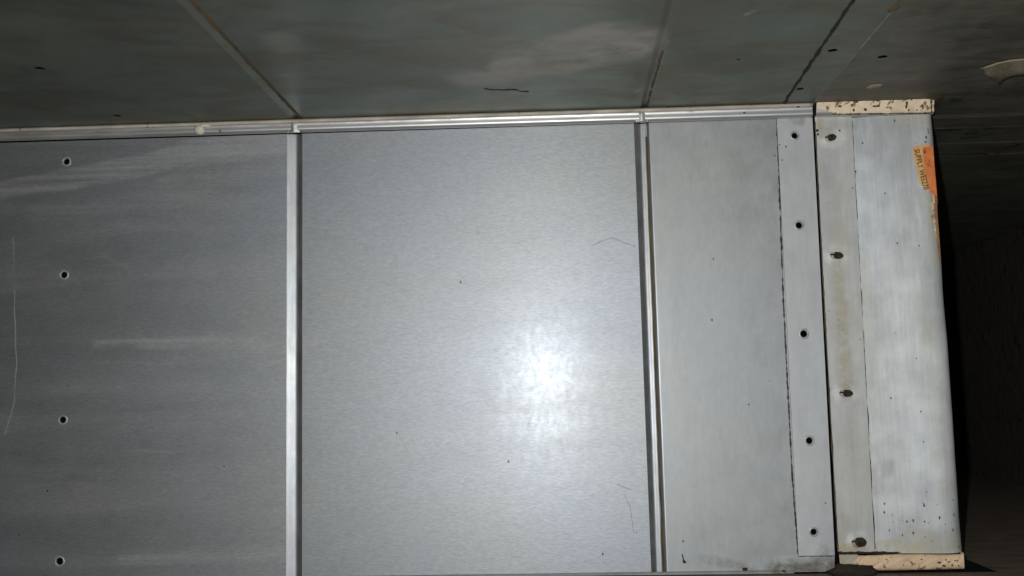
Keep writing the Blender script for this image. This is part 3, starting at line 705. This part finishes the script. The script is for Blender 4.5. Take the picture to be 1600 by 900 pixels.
# ------------------------------------------------------------------ mastic strip at the foot of the collar
ms = thing("mastic_strip", tuple(P(1410, 890)), "tan mastic strip with torn left end at the foot of the collar", "strip")
top = [(1311, 866.5), (1339, 866.5), (1342, 868), (1365, 867.5), (1400, 866), (1440, 866), (1480, 866.5), (1498, 866), (1506, 864.5)]
bot = [(1313, 883.5), (1334, 883), (1341, 882.5), (1349, 888), (1360, 891.5), (1400, 891), (1440, 890), (1480, 889.5), (1507, 888.5)]
def pat(lst, u):
    t = u * (len(lst) - 1); k = min(int(t), len(lst) - 2); v = lerp(Vector(lst[k]), Vector(lst[k + 1]), t - k); return v
rows = []
for i in range(81):
    u = i / 80; a = pat(top, u); b = pat(bot, u); row = [P(a.x, a.y, -.0005)]
    for q in range(8):
        w_ = q / 7; e = lerp(a, b, w_)
        row.append(P(e.x, e.y, -.0078 - .0010 * math.sin(w_ * 3.0) + .0014 * mnoise.noise(Vector((u * 22, w_ * 2.2, 6))) + (.0014 if q in (0, 7) else 0)))
    p = P(b.x, b.y, -.006); row.append(Vector((p.x, -.001, p.z)))
    rows.append(row)
loft("mastic_body", rows, M_mastic2, ms)
loft("end_face", [[v.copy() for v in rows[-1]], [Vector((v.x + .0012, v.y + .006, v.z)) for v in rows[-1]], [Vector((v.x + .0016, v.y + .05, v.z)) for v in rows[-1]]], M_mastic2, ms)
sheet("pale_tape", [(1311, 866.8), (1339.5, 866.5), (1340, 871), (1334, 877), (1330, 882), (1315, 883)], -.0096, M_tape, ms, .0006)
for px, py, a, b in ((1468, 879, .003, .0014), (1475, 884, .0022, .0018), (1482, 878, .0026, .001), (1488, 883, .0014, .0016), (1493, 876, .0018, .0008), (1478, 875, .0012, .001), (1498, 884, .001, .0014), (1385, 874, .0012, .0008), (1412, 883, .001, .0008), (1440, 874, .0016, .0008)):
    blob("tar_spot", P(px, py, -.0092), a * .6, .0006, b * .6, M_spot, ms, px * .17, .7, 6, 9)
grime("dirt_shade_line", [P(1310, 863.8, -.0016), P(1360, 863.5, -.0016), P(1430, 864, -.001), P(1500, 864, -.0008)], .0020, (0, -1, 0), M_grime_shade, ms, 90, .7, .0006, 77)
dl = blob("shade_lump", P(1333, 893, -.012), .020, .008, .0062, M_grime_shade, None, 2.2, .5, 12, 20)  # added lump; its dark colour stands in for shade in the gap
tag(dl, "dark brown lump standing in for shade below the torn end of the tan mastic strip", "shade")

# ------------------------------------------------------------------ peeling tape and smears on the ceiling
tp = thing("peeling_tape", tuple(C(1565, 110)), "curled strip of old tape peeling from the dark ceiling", "tape")
up = [C(1532, 105), C(1545, 101), C(1560, 96), C(1580, 92), C(1602, 90), C(1640, 84)]
dn = [C(1536, 108, ZC - .004), C(1548, 118, ZC - .008), C(1560, 130, ZC - .010), C(1572, 120, ZC - .010), C(1602, 114, ZC - .011), C(1640, 108, ZC - .011)]
rows = []
for i in range(31):
    u = i / 30; t = u * 5; k = min(int(t), 4); a = lerp(up[k], up[k + 1], t - k); b = lerp(dn[k], dn[k + 1], t - k)
    row = []
    for q in range(7):
        w_ = q / 6; p = lerp(a, b, w_); p = p + Vector((0, 0, -.0008 - .004 * math.sin(w_ * math.pi) * (1 if u > .05 else .2) + .0006 * mnoise.noise(Vector((u * 14, w_ * 3, 0)))))
        row.append(p)
    rows.append(row)
loft("tape_strip", rows, M_flap, tp)
tube("curled_edge", [p + Vector((0, 0, -.0014)) for p in up], .0009, M_flake, tp, 7)
def smear(name, pts, mat, parent, h=.0012, seed=0):
    """flat lump of sealant stuck under the ceiling"""
    c = sum((Vector(p) for p in pts), Vector()) / len(pts)
    rows = [[c + (Vector(p) - c) * k + Vector((0, 0, -h * z_)) for p in pts] for k, z_ in ((1.0, .05), (.85, .7), (.5, 1.0), (.05, 1.05))]
    for r in rows: r.append(r[0].copy())
    o_ = loft(name, rows, mat, parent); return o_
s1_ = smear("sealant_flake", [C(*p) for p in ((1353, 137), (1362, 132), (1378, 130.5), (1381, 133), (1372, 137), (1360, 139))], M_flake, None)
tag(s1_, "pale sealant flake stuck to ceiling just above the cream mastic flange", "sealant")
s2_ = smear("sealant_smear", [C(*p) for p in ((1446, 152), (1452, 145), (1470, 143.5), (1480, 147), (1474, 151), (1470, 158), (1462, 166), (1457, 164), (1454, 156))], M_flap, None, .0012)
tag(s2_, "brownish sealant smear on ceiling at the right end of mastic flange", "sealant")
s3_ = smear("sealant_smear", [C(*p) for p in ((1480, 155), (1488, 151), (1497, 152), (1507, 153), (1500, 158), (1485, 159))], M_ceil, None, .0010)
tag(s3_, "small grey smear on dark ceiling right of the brownish smear", "sealant")

# ------------------------------------------------------------------ stray fibres on the wall
def fibre(pts, label, seed):
    v = [P(a, b, -.0009) for a, b in pts]
    pp = [poly_at(v, i / 30) + Vector((0, 0, .0006 * mnoise.noise(Vector((i * .4, seed, 0))))) for i in range(31)]
    o_ = tube("hair_fibre", pp, .00016, M_hair, None, 5); tag(o_, label, "fibre", None, "stray fibres on the duct wall")
fibre([(924, 384), (940, 377), (955, 371), (968, 376), (992, 385)], "thin bent fibre on the wall left of the right groove, high up", 1)
fibre([(964, 756), (977, 762), (988, 766)], "short straight fibre low on the wall left of the right groove", 2)
fibre([(975, 772), (984, 790), (988, 815), (990, 832), (996, 832)], "hooked fibre near the bottom left of the right groove", 3)
